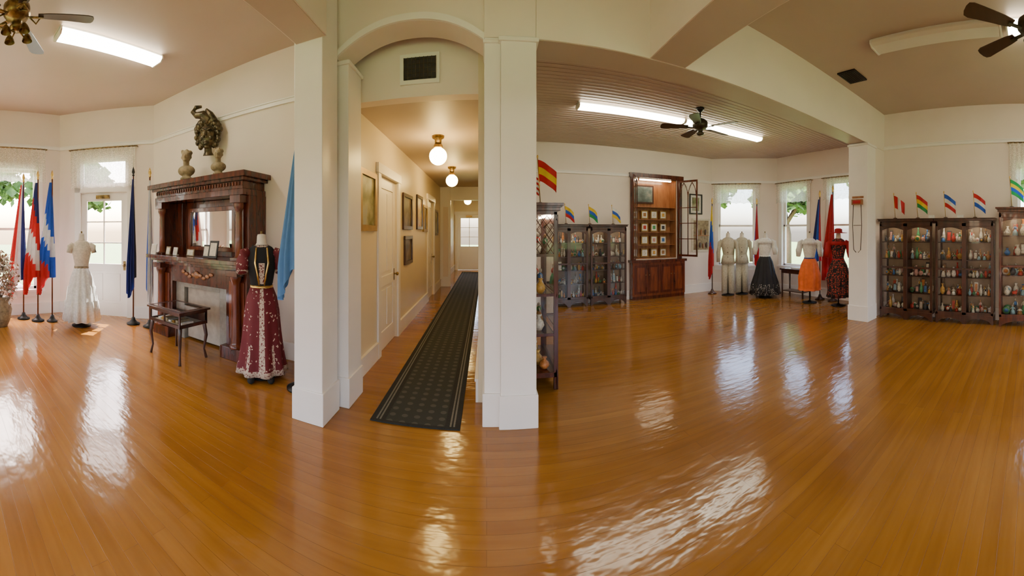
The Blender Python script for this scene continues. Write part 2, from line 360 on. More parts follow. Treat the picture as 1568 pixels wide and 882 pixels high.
# doors
def panel_door(name,p0,p1,s0,s1,H,glass_top=False,t=.18,transom=None,knob=1):
    L,a=frame(p0,p1); b=B(); e=.003
    b.box(s0-.12,s0-.001,-.03,-.001,0,H+.0,trimm); b.box(s1+.001,s1+.12,-.03,-.001,0,H,trimm)
    top = H if not transom else transom[1]
    if transom:
        b.box(s0-.12,s0-.001,-.03,-.001,H,top,trimm); b.box(s1+.001,s1+.12,-.03,-.001,H,top,trimm)
        b.box(s0-.12,s1+.12,-.03,-.001,H+.01,transom[0]-.01,trimm)
        za,zb=transom
        b.box(s0+e,s0+.05,.04,.08,za+e,zb-e,trimm);b.box(s1-.05,s1-e,.04,.08,za+e,zb-e,trimm);b.box(s0+e,s1-e,.04,.08,za+e,za+.05,trimm);b.box(s0+e,s1-e,.04,.08,zb-.05,zb-e,trimm)
        b.add([(s0+.05,.06,za+.05),(s1-.05,.06,za+.05),(s1-.05,.06,zb-.05),(s0+.05,.06,zb-.05)],[(0,1,2,3)],glassm)
    b.box(s0-.15,s1+.15,-.04,-.001,top,top+.13,trimm)
    y0,y1=.03,.075
    x0,x1=s0+e,s1-e
    b.box(x0,x0+.12,y0,y1,.005,H-e,trimm); b.box(x1-.12,x1,y0,y1,.005,H-e,trimm)
    b.box(x0+.12,x1-.12,y0,y1,.005,.25,trimm); b.box(x0+.12,x1-.12,y0,y1,H-.16,H-e,trimm); b.box(x0+.12,x1-.12,y0,y1,.88,1.02,trimm)
    xm=(x0+x1)/2
    b.box(x0+.12,x1-.12,y0+.015,y1-.01,.25,.88,trimm)
    for (q0,q1) in ((x0+.15,xm-.03),(xm+.03,x1-.15)): b.box(q0,q1,y0+.004,y1-.01,.3,.83,trimm)
    if glass_top:
        b.add([(x0+.12,.05,1.02),(x1-.12,.05,1.02),(x1-.12,.05,H-.16),(x0+.12,.05,H-.16)],[(0,1,2,3)],glassm)
        b.box(xm-.012,xm+.012,y0,y1,1.02,H-.16,trimm)
        for i in (1,2): z=1.02+(H-1.18)*i/3; b.box(x0+.12,x1-.12,y0+.002,y1-.002,z-.012,z+.012,trimm)
        b.box(xm-.15,xm+.12,y0-.06,y0-.001,H-.12,H-.05,brass)
    else:
        b.box(x0+.12,x1-.12,y0+.015,y1-.01,1.02,H-.16,trimm)
        for (q0,q1) in ((x0+.15,xm-.03),(xm+.03,x1-.15)): b.box(q0,q1,y0+.004,y1-.01,1.08,H-.22,trimm)
    kx = x1-.06 if knob>0 else x0+.06
    b.cyl((kx,y0,1.0),(kx,y0-.04,1.0),.012,brass,8); b.ell((kx,y0-.055,1.0),(.028,.022,.028),brass)
    b.box(kx-.025,kx+.025,y0-.004,y0,.9,1.08,brass)
    o=b.build(name,(p0[0],p0[1],0),a,bevel=.004)
panel_door('door_1',*LD,.46,1.42,2.42,True,transom=(2.56,3.08)); valance(*LD,.28,1.6,2.5,3.3)
panel_door('door_2',*HL,1.44,2.34,2.42,knob=1); panel_door('door_3',*HL,5.2,6.1,2.42)
panel_door('door_4',*HE,.16,1.16,2.4,True)

# ------------------------------------------------------------------ vents, lights, fans
b=B(); b.box(-.86,-.46,3.375,3.399,3.12,3.42,whitep); b.box(-.82,-.50,3.37,3.376,3.16,3.38,blackp)
for i in range(9): b.box(-.82+i*.04,-.812+i*.04,3.364,3.37,3.16,3.38,bronze)
for i in range(5): b.box(-.82,-.50,3.366,3.37,3.175+i*.045,3.18+i*.045,bronze)
b.build('vent_grille')
b=B(); b.box(4.45,4.85,2.5,2.8,CZ-.02,CZ-.001,blackm)
for i in range(8): b.box(4.47,4.83,2.52+i*.035,2.53+i*.035,CZ-.028,CZ-.02,blackm)
b.build('ceiling_vent')
def fluoro(x,y,z,L,alongx,lit,w=.28):
    b=B(); h=L/2
    m=tubelit if lit else tubeoff
    b.box(-h,h,-w/2*.9,w/2*.9,-.03,-.001,whitep)
    b.prism([(u,v-.031) for u,v in [(-w/2,0),(-w/2*.98,-.02),(-w/2*.75,-.055),(w/2*.75,-.055),(w/2*.98,-.02),(w/2,0)]],'x',-h+.02,h-.02,m)
    b.prism([(u,v-.03) for u,v in [(-w/2-.01,.01),(-w/2-.01,-.03),(-w/2*.75,-.065),(w/2*.75,-.065),(w/2+.01,-.03),(w/2+.01,.01)]],'x',-h,-h+.02,whitep)
    b.prism([(u,v-.03) for u,v in [(-w/2-.01,.01),(-w/2-.01,-.03),(-w/2*.75,-.065),(w/2*.75,-.065),(w/2+.01,-.03),(w/2+.01,.01)]],'x',h-.02,h,whitep)
    b.build('fluorescent_light',(x,y,z),0 if alongx else PI/2)
fluoro(-3.9,2.08,CZ,1.45,False,True,.26); fluoro(-3.9,-2.4,CZ,1.6,False,True)
fluoro(2.4,5.33,FZ,1.95,True,True,.2); fluoro(4.36,5.33,FZ,1.95,True,True,.2)
fluoro(4.0,1.15,CZ,1.6,False,False); fluoro(4.0,-.5,CZ,1.6,False,True); fluoro(4.0,-2.6,CZ,1.6,False,True)
fluoro(0,-2.5,CZ,1.6,False,True)
def fan(x,y,zc,drop,R,a0,ornate=False):
    b=B(); z=-drop
    b.lathe([(.07,0),(.065,-.03),(.03,-.06),(.012,-.07)],(0,0,0),brass if ornate else blackm,16)
    b.cyl((0,0,-.06),(0,0,z+.1),.013,blackm,8)
    mm=brass if ornate else bronze
    b.lathe([(.03,.13),(.08,.11),(.125,.07),(.13,0),(.10,-.04),(.05,-.06),(.045,-.1),(.07,-.12),(.05,-.15),(.01,-.16)],(0,0,z),mm,20)
    for i in range(5):
        a=a0+i*2*PI/5; R3=Matrix.Rotation(a,3,'Z')
        pit=Matrix.Rotation(.2,3,'X')
        out=[(.2,-.045),(.3,-.06),(R-.06,-.085),(R-.015,-.07),(R,-.03),(R,.03),(R-.015,.07),(R-.06,.085),(.3,.06),(.2,.045)]
        n=len(out)
        vs=[R3@(pit@Vector((u,v,q)))+Vector((0,0,z-.02)) for q in (0,.008) for u,v in out]
        b.add(vs,[tuple(range(n)),tuple(range(n,2*n))]+[(k,(k+1)%n,n+(k+1)%n,n+k) for k in range(n)],fanblade)
        b.rbox(R3@Vector((.17,0,0))+Vector((0,0,z-.03)),(.16,.035,.01),(R3@pit),mm)
        if ornate:
            for q in (-1,1): b.tube([R3@Vector((.12,0,0))+Vector((0,0,z-.03)),R3@Vector((.18,q*.05,0))+Vector((0,0,z-.06)),R3@Vector((.22,0,0))+Vector((0,0,z-.03))],.008,brass,6)
    if ornate:
        for i in range(4):
            a=i*PI/2+.4; c=Vector((math.cos(a)*.09,math.sin(a)*.09,z-.17))
            b.tube([(0,0,z-.13),c+Vector((0,0,-.02)),c*1.0+Vector((math.cos(a)*.03,math.sin(a)*.03,.02))],.008,brass,6)
            b.lathe([(.012,0),(.03,-.02),(.045,-.05),(.05,-.07)],c+Vector((math.cos(a)*.03,math.sin(a)*.03,.03)),brass,12,cap=False)
    b.build('ceiling_fan',(x,y,zc))
fan(-3.15,.70,CZ,.38,.72,math.radians(76),True)
fan(3.32,4.7,FZ,.30,.66,math.radians(10))
fan(3.45,.02,CZ,.38,.70,math.radians(52))
for (x,y,r) in ((-.68,4.85,.125),(-.72,7.2,.125),(-.65,12,.125)):
    b=B(); b.lathe([(.09,0),(.085,-.03),(.05,-.05),(.045,-.12)],(0,0,0),brass,20)
    b.lathe([(.05,-.11),(.065,-.14),(.065,-.17)],(0,0,0),brass,20)
    b.ell((0,0,-.16-r),(r,r,r),globem,24,14); b.build('globe_ceiling_light',(x,y,3.0))

# ------------------------------------------------------------------ runner rug
rugm = dots('runner_medallions',(.03,.034,.03),(.075,.075,.062),9,.25,.95,rnd=0)
rugd=M('runner_dark',(.018,.02,.018),.95,bump=.3,scale=60); rugl=M('runner_stripe',(.17,.165,.14),.95,bump=.3,scale=60)
b=B(); w=.39; e=[-w,-w+.045,-w+.06,-w+.075,-w+.09,-w+.13]; 
ed=e+[-q for q in reversed(e)]; mats=[rugd,rugl,rugd,rugl,rugd,rugm,rugd,rugl,rugd,rugl,rugd]
for i in range(11): b.box(ed[i],ed[i+1],0,11.3,0.0,.012,mats[i])
b.box(-w,w,-.03,0,0,.012,rugd)
b.build('runner_rug',(-.61,2.9,.001))

# ------------------------------------------------------------------ fireplace mantel
b=B(); tile=M('hearth_tile',(.30,.28,.24),.3,scale=20); scr=M('fire_screen_linen',(.45,.40,.33),.8)
for sgn in (-1,1):
    def bx(x0,x1,*r): b.box(min(sgn*x0,sgn*x1),max(sgn*x0,sgn*x1),*r)
    bx(.58,.94,-.40,-.002,0,1.14,mahog); bx(.56,.97,-.50,-.002,0,.16,mahog); bx(.64,.9,-.415,-.40,.25,1.0,mahog2)
    cx=sgn*.80
    b.lathe([(.085,0),(.085,.03),(.07,.05),(.062,.08),(.058,.4),(.055,.8),(.06,.84),(.075,.87),(.08,.9),(.08,.96)],(cx,-.455,.16),mahog2,20)
    b.box(cx-.1,cx+.1,-.55,-.36,1.08,1.16,mahog)
    bx(.84,.94,-.36,-.002,1.28,2.12,mahog); bx(.62,.84,-.16,-.002,1.28,2.12,mahog)
    b.lathe([(.07,0),(.07,.03),(.05,.05),(.045,.3),(.043,.6),(.05,.64),(.068,.68),(.07,.74)],(sgn*.82,-.42,1.29),mahog2,18)
    b.box(sgn*.82-.09,sgn*.82+.09,-.50,-.33,1.28,1.32,mahog); b.box(sgn*.82-.09,sgn*.82+.09,-.50,-.33,2.02,2.12,mahog)
    bx(.38,.58,-.32,-.002,0,.9,tile)
b.box(-.58,.58,-.40,-.002,.88,1.14,mahog); b.box(-.38,.38,-.32,-.002,.8,.88,tile)
b.box(-.94,.94,-.45,-.002,1.14,1.19,mahog); b.box(-.98,.98,-.53,-.002,1.19,1.23,mahog); b.box(-1.03,1.03,-.6,-.002,1.23,1.285,mahog)
b.box(-.36,.36,-.26,-.24,.03,.79,scr); b.box(-.38,.38,-.2,-.18,0.0,.8,blackm)
for i in range(9):
    a=(i-4)*.075; b.ell((a,-.41,1.02+.03*math.cos(i*1.57)),(.045,.015,.028),orangewood,10,6)
b.ell((0,-.41,1.02),(.07,.02,.05),orangewood)
b.box(-.62,.62,-.10,-.002,1.285,2.12,mahog)
b.box(-.5,.5,-.14,-.10,1.36,1.42,mahog2); b.box(-.5,.5,-.14,-.10,1.96,2.02,mahog2); b.box(-.5,-.44,-.14,-.10,1.42,1.96,mahog2); b.box(.44,.5,-.14,-.10,1.42,1.96,mahog2)
b.box(-.44,.44,-.115,-.10,1.42,1.96,mirror)
b.box(-.94,.94,-.48,-.002,2.12,2.2,mahog); b.box(-.92,.92,-.46,-.002,2.2,2.3,mahog); 
for i in range(36): b.box(-.92+i*.052,-.895+i*.052,-.475,-.46,2.24,2.29,mahog2)
b.box(-.98,.98,-.52,-.002,2.3,2.34,mahog); b.box(-1.03,1.03,-.57,-.002,2.34,2.41,mahog)
b.box(-.85,.85,-.44,-.002,2.41,2.43,mahog)
b.build('fireplace_mantel',(-3.74,3.797,0),bevel=.008)
for (x,y,w,h,m) in ((-.86,-.56,.13,.17,whitec),(-.62,-.45,.1,.13,tanstone),(-.48,-.42,.09,.12,whitec),(.2,-.4,.12,.18,blackp),(.36,-.42,.16,.24,blackp),(-.2,-.35,.16,.1,tanstone)):
    b=B(); r=Matrix.Rotation(-.2,3,'X'); b.rbox((0,0,h/2),(w,.015,h),r,m); b.rbox((0,-.009,h/2),(w*.75,.004,h*.75),r,cream); b.box(-.01,.01,.0,.06,0,.01,m)
    b.build('picture_frame',(-3.74+x,3.8+y,1.288))
def bust(name,loc,rot,m,s=1):
    b=B(); b.lathe([(.07,0),(.07,.02),(.05,.03),(.045,.05)],(0,0,0),m,16)
    b.ell((0,0,.10),(.10,.065,.065),m); b.cyl((0,0,.1),(0,-.01,.21),.035,m); b.ell((0,-.01,.255),(.05,.06,.07),m)
    b.ell((0,-.07,.25),(.012,.02,.022),m); b.ell((0,.015,.28),(.058,.06,.06),m); b.ell((0,.05,.25),(.035,.04,.04),m); b.ell((0,-.058,.215),(.02,.015,.012),m)
    for q in (-1,1): b.ell((q*.05,0,.25),(.012,.015,.02),m); b.ell((q*.02,-.058,.27),(.014,.01,.006),m)
    for i in range(14): a=i*.45; b.ell((.05*math.cos(a),.02+.045*math.sin(a),.30+.01*(i%3)),(.018,.018,.018),m,8,6)
    b.build(name,loc,rot,remesh=.0055,scale=s)
bust('portrait_bust',(-3.98,3.40,2.432),.6,tanstone,1.35); bust('portrait_bust',(-3.33,3.42,2.432),.6,tanstone,1.1)
b=B(); m=maskm
b.ell((0,-.10,.27),(.125,.10,.18),m,20,14)
b.tube([(0,-.185,.345),(0,-.215,.29),(0,-.235,.245)],[.014,.02,.03],m,10)
b.ell((0,-.19,.175),(.05,.022,.012),m); b.ell((0,-.188,.150),(.042,.022,.012),m); b.ell((0,-.165,.105),(.04,.03,.028),m)
for q in (-1,1):
    b.tube([(q*.02,-.195,.345),(q*.06,-.19,.365),(q*.10,-.155,.345)],[.012,.015,.010],m,8)
    b.ell((q*.05,-.182,.315),(.028,.014,.012),m); b.ell((q*.07,-.165,.235),(.035,.03,.035),m); b.ell((q*.02,-.225,.235),(.014,.018,.012),m)
for i in range(26):
    a=-.9+i*(PI+1.8)/25; r=.155+.018*(i%2)
    b.ell((r*math.cos(a),-.08-.02*(i%2),.29+1.25*r*math.sin(a)),(.04,.045,.042),m,10,7)
for i in range(12):
    a=.3+i*.22; b.ell((.2*math.cos(a),-.07,.31+.24*math.sin(a)),(.04,.04,.045),m,10,7)
b.tube([(.03,-.09,.52),(-.07,-.12,.60),(-.17,-.12,.60),(-.23,-.10,.66),(-.19,-.08,.735),(-.10,-.07,.74)],[.075,.065,.05,.04,.035,.02],m,12)
b.tube([(.10,-.09,.50),(.05,-.12,.60),(-.02,-.11,.68)],[.06,.045,.02],m,10)
b.tube([(0,-.08,.12),(0,-.07,.05),(0,-.06,.0)],[.055,.06,.085],m,12); b.box(-.05,.05,-.12,.085,.22,.34,m)
b.build('bronze_mask_sculpture',(-3.76,3.672,2.79),.5,remesh=.006)
b=B()
for x in (0.03,.61):
    for y in (.03,.44):
        b.tube([(x,y,.46),(x+(.02 if x>.3 else -.02),y+(.02 if y>.3 else -.02),.3),(x,y,.12),(x+(.02 if x>.3 else -.02),y+(.02 if y>.3 else -.02),.0)],[.028,.024,.013,.02],darkwood,10)
b.box(0,.64,0,.02,.45,.49,darkwood); b.box(0,.64,0,.02,.6,.63,darkwood); b.box(0,.64,.45,.47,.45,.63,darkwood); b.box(0,.02,0,.47,.45,.49,darkwood); b.box(.62,.64,0,.47,.45,.49,darkwood)
b.box(0,.02,0,.47,.6,.63,darkwood); b.box(.62,.64,0,.47,.6,.63,darkwood); b.box(.02,.62,.02,.45,.455,.47,cream)
for x in (0,.31,.62): b.box(x,x+.02,0,.02,.49,.6,darkwood)
for y in (.0,.45): 
    b.box(.62,.64,y,y+.02,.49,.6,darkwood); b.box(0,.02,y,y+.02,.49,.6,darkwood)
b.box(-.03,.67,-.03,.50,.63,.655,darkwood); b.box(.04,.6,.04,.43,.655,.658,mirror)
for i in range(7): b.box(.06+i*.075,.11+i*.075,.1,.3,.47,.49+.01*(i%3),[whitec,gold,tanstone][i%3])
b.build('display_table',(-3.93,2.70,0),bevel=.003)

# ------------------------------------------------------------------ paintings
def framed(name,p,rot,w,h,fm,am,fw=.05,mat_=None):
    b=B()
    b.box(-w/2,w/2,-.035,-.003,-h/2,-h/2+fw,fm); b.box(-w/2,w/2,-.035,-.003,h/2-fw,h/2,fm)
    b.box(-w/2,-w/2+fw,-.035,-.003,-h/2+fw,h/2-fw,fm); b.box(w/2-fw,w/2,-.035,-.003,-h/2+fw,h/2-fw,fm)
    b.box(-w/2+fw,w/2-fw,-.015,-.003,-h/2+fw,h/2-fw,mat_ or am)
    if mat_: q=fw+min(w,h)*.14; b.box(-w/2+q,w/2-q,-.017,-.015,-h/2+q,h/2-q,am)
    b.build(name,p,rot,bevel=.004)
land=art('landscape_canvas',[(.03,.05,.02),(.12,.13,.04),(.35,.33,.2),(.3,.38,.45)],3)
dark_art=art('dark_portrait_canvas',[(.01,.01,.01),(.08,.05,.03),(.25,.2,.14)],5)
red_art=art('folk_canvas',[(.3,.05,.03),(.5,.4,.2),(.1,.2,.3)],9)
ra=PI/2
framed('landscape_painting',(-1.4,3.9,2.02),ra,.6,.72,gilt,land,.07)
framed('portrait_painting',(-1.4,6.0,2.0),ra,.72,.62,darkwood,dark_art,.06)
framed('engraving_print',(-1.4,6.05,1.33),ra,.6,.5,darkwood,dark_art,.06)
framed('folk_painting',(-1.4,7.1,2.05),ra,.6,.7,darkwood,red_art,.06); framed('gilt_framed_portrait',(-1.4,7.75,1.95),ra,.5,.6,gilt,dark_art,.06)
framed('harbor_painting',(-1.4,9.5,1.9),ra,.6,.7,darkwood,land,.06)
for y,m,nm in ((6.8,red_art,'textile_print'),(8.2,dark_art,'charcoal_drawing'),(9.6,land,'watercolor_print')): framed(nm,(-.08,y,1.7),-ra,.6,.7,darkwood,m,.05)
framed('matted_photograph',(5.35,7.8,2.4),0,.42,.55,blackp,land,.035,whitec)
b=B(); b.box(-.3,.3,-.03,-.003,-.45,.45,cream); b.box(-.25,.25,-.035,-.03,-.4,.4,tanstone); b.box(-.25,.25,-.05,-.035,-.02,.0,orangewood)
for i in range(4): b.ell((-.16+i*.11,-.05,-.3+.03*(i%2)),(.035,.02,.08),[orangewood,darkwood][i%2],8,6)
for i in range(3): b.ell((-.15+i*.14,-.05,.08),(.035,.02,.08),[darkwood,orangewood][i%2],8,6)
b.build('wall_display_case',(5.52,7.8,1.56))

# ------------------------------------------------------------------ display cabinets
ITEM=[M('item_%d'%i,c,.35,var=.25,scale=50) for i,c in enumerate([(.75,.7,.6),(.6,.05,.03),(.05,.18,.5),(.7,.4,.08),(.08,.33,.13),(.8,.78,.75),(.45,.22,.08),(.06,.06,.07),(.65,.35,.3),(.3,.5,.6),(.85,.8,.65),(.7,.25,.06),(.55,.48,.38),(.2,.12,.07)])]
def items(b,x0,x1,yc,z,hmax,n):
    for i in range(n):
        x=x0+(x1-x0)*(i+.5)/n+random.uniform(-.01,.01); y=yc+random.uniform(-.04,.04); h=hmax*random.uniform(.4,.9); m=random.choice(ITEM); w=min((x1-x0)/n*.46,.06)
        k=random.choice((0,0,1,1,1,2,3,3,4))
        if k==0:
            b.lathe([(w*.5,0),(w*.95,h*.3),(w*.8,h*.55),(w*.35,h*.75),(w*.3,h*.85),(w*.5,h)],(x,y,z),m,12)
        elif k==1:
            b.lathe([(w*.9,0),(w*.7,h*.3),(w*.3,h*.52)],(x,y,z),m,10); b.lathe([(w*.28,h*.5),(w*.5,h*.6),(w*.45,h*.7),(w*.15,h*.78)],(x,y,z),random.choice(ITEM),10); b.ell((x,y,z+h*.86),(w*.32,w*.32,h*.1),ITEM[random.choice((0,6,12))],8,6)
            for q in (-1,1): b.tube([(x+q*w*.45,y,z+h*.7),(x+q*w*.75,y-.01,z+h*.5)],w*.13,ITEM[0],6)
        elif k==2:
            b.rbox((x,y+.04,z+h/2),(w*1.8,.012,h),Matrix.Rotation(-.15,3,'X'),ITEM[random.choice((6,7,13,10))]); b.rbox((x,y+.032,z+h/2),(w*1.3,.006,h*.75),Matrix.Rotation(-.15,3,'X'),m)
        elif k==3:
            b.cyl((x,y+.04,z+w*1.15),(x,y+.055,z+w*1.2),w*1.15,m,16); b.cyl((x,y+.033,z+w*1.15),(x,y+.04,z+w*1.2),w*.7,random.choice(ITEM),14)
        else:
            b.ell((x,y,z+h*.3),(w*.9,w*.45,h*.2),m,10,7); b.ell((x+w*.6,y,z+h*.52),(w*.3,w*.3,h*.14),m,8,6)
            for q in (-.5,.5): b.cyl((x+q*w,y,z),(x+q*w,y,z+h*.25),w*.14,m,6)
backm=M('cabinet_back_panel',(.28,.20,.13),.4)
def cabinet(loc,rot,W,H,D,bays,wood=darkwood,nsh=4,crown=False,side=False,lattice=False):
    b=B(); w=.035; zb=.16
    b.box(0,W,-.015,-.002,zb,H-.06,backm)
    for x in [0]+[W-w]: b.box(x,x+w,-D,-D+w,0,H-.06,wood); b.box(x,x+w,-w,-.002,0,H-.06,wood)
    b.box(0,W,-D,-.002,zb-.03,zb+.02,wood); b.box(-.0,W,-D,-.002,H-.09,H-.05,wood)
    b.box(-.025,W+.025,-D-.03,-.002,H-.05,H-.015,wood); b.box(-.04,W+.04,-D-.045,-.002,H-.015,H,wood)
    if crown: b.box(-.06,W+.06,-D-.06,-.002,H,H+.03,wood)
    for k in range(bays):
        x0=k*W/bays; x1=(k+1)*W/bays; n=10
        pl=[(x0,.0),(x0+.04,0)]+[(x0+.04+(x1-x0-.08)*i/n,.02+.08*math.sin(PI*i/n)**.6) for i in range(n+1)]+[(x1-.04,0),(x1,0),(x1,zb),(x0,zb)]
        b.prism(pl,'y',-D-.012,-D+.01,wood)
        b.box(x0,x0+.04,-D-.01,-D+.015,zb,H-.09,wood); b.box(x1-.04,x1,-D-.01,-D+.015,zb,H-.09,wood)
        b.box(x0,x1,-D-.01,-D+.015,zb,zb+.05,wood); b.box(x0,x1,-D-.01,-D+.015,H-.15,H-.09,wood)
        ar=[(x0+.04,H-.15),(x0+.04,H-.22)]+[(x0+.04+(x1-x0-.08)*i/n,H-.22+.05*math.sin(PI*i/n)) for i in range(n+1)]+[(x1-.04,H-.15)]
        b.prism(ar,'y',-D-.008,-D+.012,wood)
        b.add([(x0+.04,-D,zb+.05),(x1-.04,-D,zb+.05),(x1-.04,-D,H-.15),(x0+.04,-D,H-.15)],[(0,1,2,3)],glassm)
        if k: b.box(x0-.01,x0+.01,-D,-.01,zb,H-.09,wood)
        b.ell((x1-.014 if k%2==0 else x0+.014,-D-.02,H*.52),(.01,.012,.01),brass,8,6)
        zm=zb+(H-zb)*.47; b.box(x0,x1,-D-.008,-D+.012,zm-.018,zm+.018,wood)
    for q,xx in ((0,0.012),(1,W-.012)):
        b.add([(xx,-D+w,zb),(xx,-w,zb),(xx,-w,H-.1),(xx,-D+w,H-.1)],[(0,1,2,3)],glassm)
        if side:
            for i in range(1,nsh+1): z=zb+(H-zb-.1)*i/(nsh+1); b.box(xx-.012,xx+.012,-D+w,-w,z-.015,z+.015,wood)
            for i in range(5):
                y0=-D+w+(D-2*w)*i/5; y1=-D+w+(D-2*w)*(i+1)/5
                for j in range(4):
                    za=H-.5+j*.1; b.tube([(xx,y0,za),(xx,y1,za+.1)],.004,wood,4); b.tube([(xx,y1,za),(xx,y0,za+.1)],.004,wood,4)
    o=b.build('display_cabinet',loc,rot,bevel=.003)
    c=B(); hs=(H-zb-.14)/(nsh+1)
    for i in range(nsh+1):
        z=zb+.022+i*hs
        if i: c.box(w,W-w,-D+.03,-.02,z-.01,z-.002,glassm)
        if i: c.box(w,W-w,-D+.028,-D+.034,z-.012,z,wood)
        for k in range(bays):
            x0=k*W/bays+.05; x1=(k+1)*W/bays-.05
            items(c,x0,x1,-D*.66,z+.002,hs*.75,random.choice((4,5,6))); items(c,x0,x1,-D*.3,z+.002,hs*1.0,5)
    c.box(w+.05,W-w-.05,-D+.05,-D+.08,H-.105,H-.091,cablight)
    c.build('souvenirs',parent=o)
    return o
cabinet((6.46,2.86,0),-PI/2,1.05,1.9,.36,2); cabinet((6.46,1.74,0),-PI/2,1.05,1.9,.36,2)
cabinet((6.40,.58,0),-PI/2,.85,2.05,.36,1,mahog,crown=True)
cabinet((1.36,7.76,0),0,.86,1.82,.36,2); cabinet((2.29,7.76,0),0,.86,1.82,.36,2)
cabinet((.305,3.56,0),PI/2,.9,1.92,.43,1,mahog,nsh=3,crown=True,side=True)

def tflag(x,y,z,code,rot=0,H=.42,vert=False,sc_=1):
    b=B(); b.lathe([(.035,0),(.035,.012),(.01,.02)],(0,0,0),darkwood,12); b.tube([(0,0,.01),(-.03,0,H)],.005,gold,6); b.ell((-.03,0,H+.01),(.010,.010,.018),gold,8,6)
    n=12; bands=[SHRT[c] for c in code]; m=len(bands)*3
    vs=[];fs=[];ms=[]
    for j in range(m+1):
        for i in range(n+1):
            u=i/n; v=j/m
            vs.append((-.028+.19*u**.9+.01*v, .03*math.sin(u*8+v*1.5)*u, H-.02-.21*v-.13*u**1.3))
    for j in range(m):
        for i in range(n):
            fs.append((j*(n+1)+i,j*(n+1)+i+1,(j+1)*(n+1)+i+1,(j+1)*(n+1)+i))
            ms.append(bands[min(int(i/n*len(bands)),len(bands)-1)] if vert else bands[j//3])
    b.add(vs,fs,ms,True); b.build('table_flag',(x,y,z),rot,scale=sc_)
for (y,code,v) in ((2.58,'rwr',True),(2.12,'ryg',False),(1.58,'uwr',False),(1.03,'rwu',False)): tflag(6.2,y,1.901,code,-PI/2,vert=v,sc_=1.12)
tflag(6.15,.36,2.081,'gyug',-PI/2,H=.42,sc_=1.25)
for (x,code) in ((1.75,'yur'),(2.30,'yug'),(2.86,'wuy')): tflag(x,7.5,1.821,code,0,H=.38,sc_=1.12)
tflag(.58,3.72,1.951,'ryr',-.6,H=.46,sc_=1.1,vert=False); tflag(.48,4.0,1.951,'rwrwrwr',-.9,H=.44,sc_=1.0)
for y in (1.85,1.3): 
    b=B(); b.box(-.002,.002,-.06,.06,0,.06,whitec); b.box(-.03,.03,-.06,.06,-.0,.004,whitec); b.build('label_card',(6.2,y,1.901),0)

# built-in cupboard with open doors
b=B()
b.box(3.40,4.88,7.62,7.798,0,.08,mahog); b.box(3.40,4.88,7.60,7.798,.08,.90,mahog2); b.box(3.36,4.92,7.56,7.798,.90,.96,mahog)
for i in range(4):
    x0=3.45+i*.355; b.box(x0,x0+.32,7.585,7.60,.14,.84,mahog); b.box(x0+.06,x0+.26,7.575,7.585,.2,.78,mahog2); b.ell((x0+(.29 if i%2==0 else .03),7.57,.6),(.012,.012,.012),brass,8,6)
b.box(3.42,3.55,7.74,7.798,.96,3.06,mahog); b.box(4.76,4.88,7.74,7.798,.96,3.06,mahog); b.box(3.38,4.92,7.72,7.798,2.99,3.1,mahog)
b.box(3.575,4.735,8.10,8.12,.98,2.99,orangewood); b.box(3.575,3.59,7.8,8.1,.98,2.99,orangewood); b.box(4.72,4.735,7.8,8.1,.98,2.99,orangewood)
b.box(3.575,4.735,7.8,8.1,.975,.99,orangewood); b.box(3.575,4.735,7.8,8.1,2.975,2.99,orangewood)
for z in (1.32,1.64,1.96,2.28): b.box(3.59,4.72,7.85,8.1,z-.012,z,orangewood)
b.box(3.7,4.6,7.83,7.86,2.945,2.974,cuplight)
for i in range(3):
    for j in range(4):
        x=3.82+i*.27; z=.99+j*.325; 
        b.box(x,x+.19,8.0,8.02,z+.02,z+.23,gilt); b.box(x+.025,x+.165,7.995,8.0,z+.045,z+.205,whitec); b.box(x+.055,x+.135,7.992,7.995,z+.08,z+.17,ITEM[(i*3+j*5)%9])
b.box(3.66,4.2,8.05,8.07,2.38,2.85,darkwood); b.box(3.7,4.16,8.045,8.05,2.42,2.81,art('poster',[(.05,.07,.06),(.1,.14,.14),(.3,.3,.25)],6))
o=b.build('built_in_cupboard')
def gothic(hinge,ang,W,name):
    b=B(); H=1.95; f=.035
    b.box(0,f,-.012,.012,0,H,mahog); b.box(W-f,W,-.012,.012,0,H,mahog); b.box(f,W-f,-.012,.012,0,.05,mahog); b.box(f,W-f,-.012,.012,H-.05,H,mahog)
    xm=W/2; b.box(xm-.01,xm+.01,-.01,.01,.05,H-.3,mahog)
    for i in range(1,4): z=.05+i*.4; b.box(f,W-f,-.009,.009,z-.01,z+.01,mahog)
    for c in (f+(W-2*f)*.25, f+(W-2*f)*.75):
        r=(W-2*f)*.25
        for q in (-1,1):
            b.tube([(c+q*r,0,H-.42),(c+q*r*.85,0,H-.28),(c+q*r*.5,0,H-.16),(c,0,H-.06)],.011,mahog,6)
    b.add([(f,0,.05),(W-f,0,.05),(W-f,0,H-.05),(f,0,H-.05)],[(0,1,2,3)],glassm)
    q=b.build(name,(hinge[0],hinge[1],1.02),ang); q.parent=o
gothic((3.56,7.69),math.atan2(-.45,-.30),.56,'left_leaf'); gothic((4.75,7.69),math.atan2(-.5,.24),.56,'right_leaf')

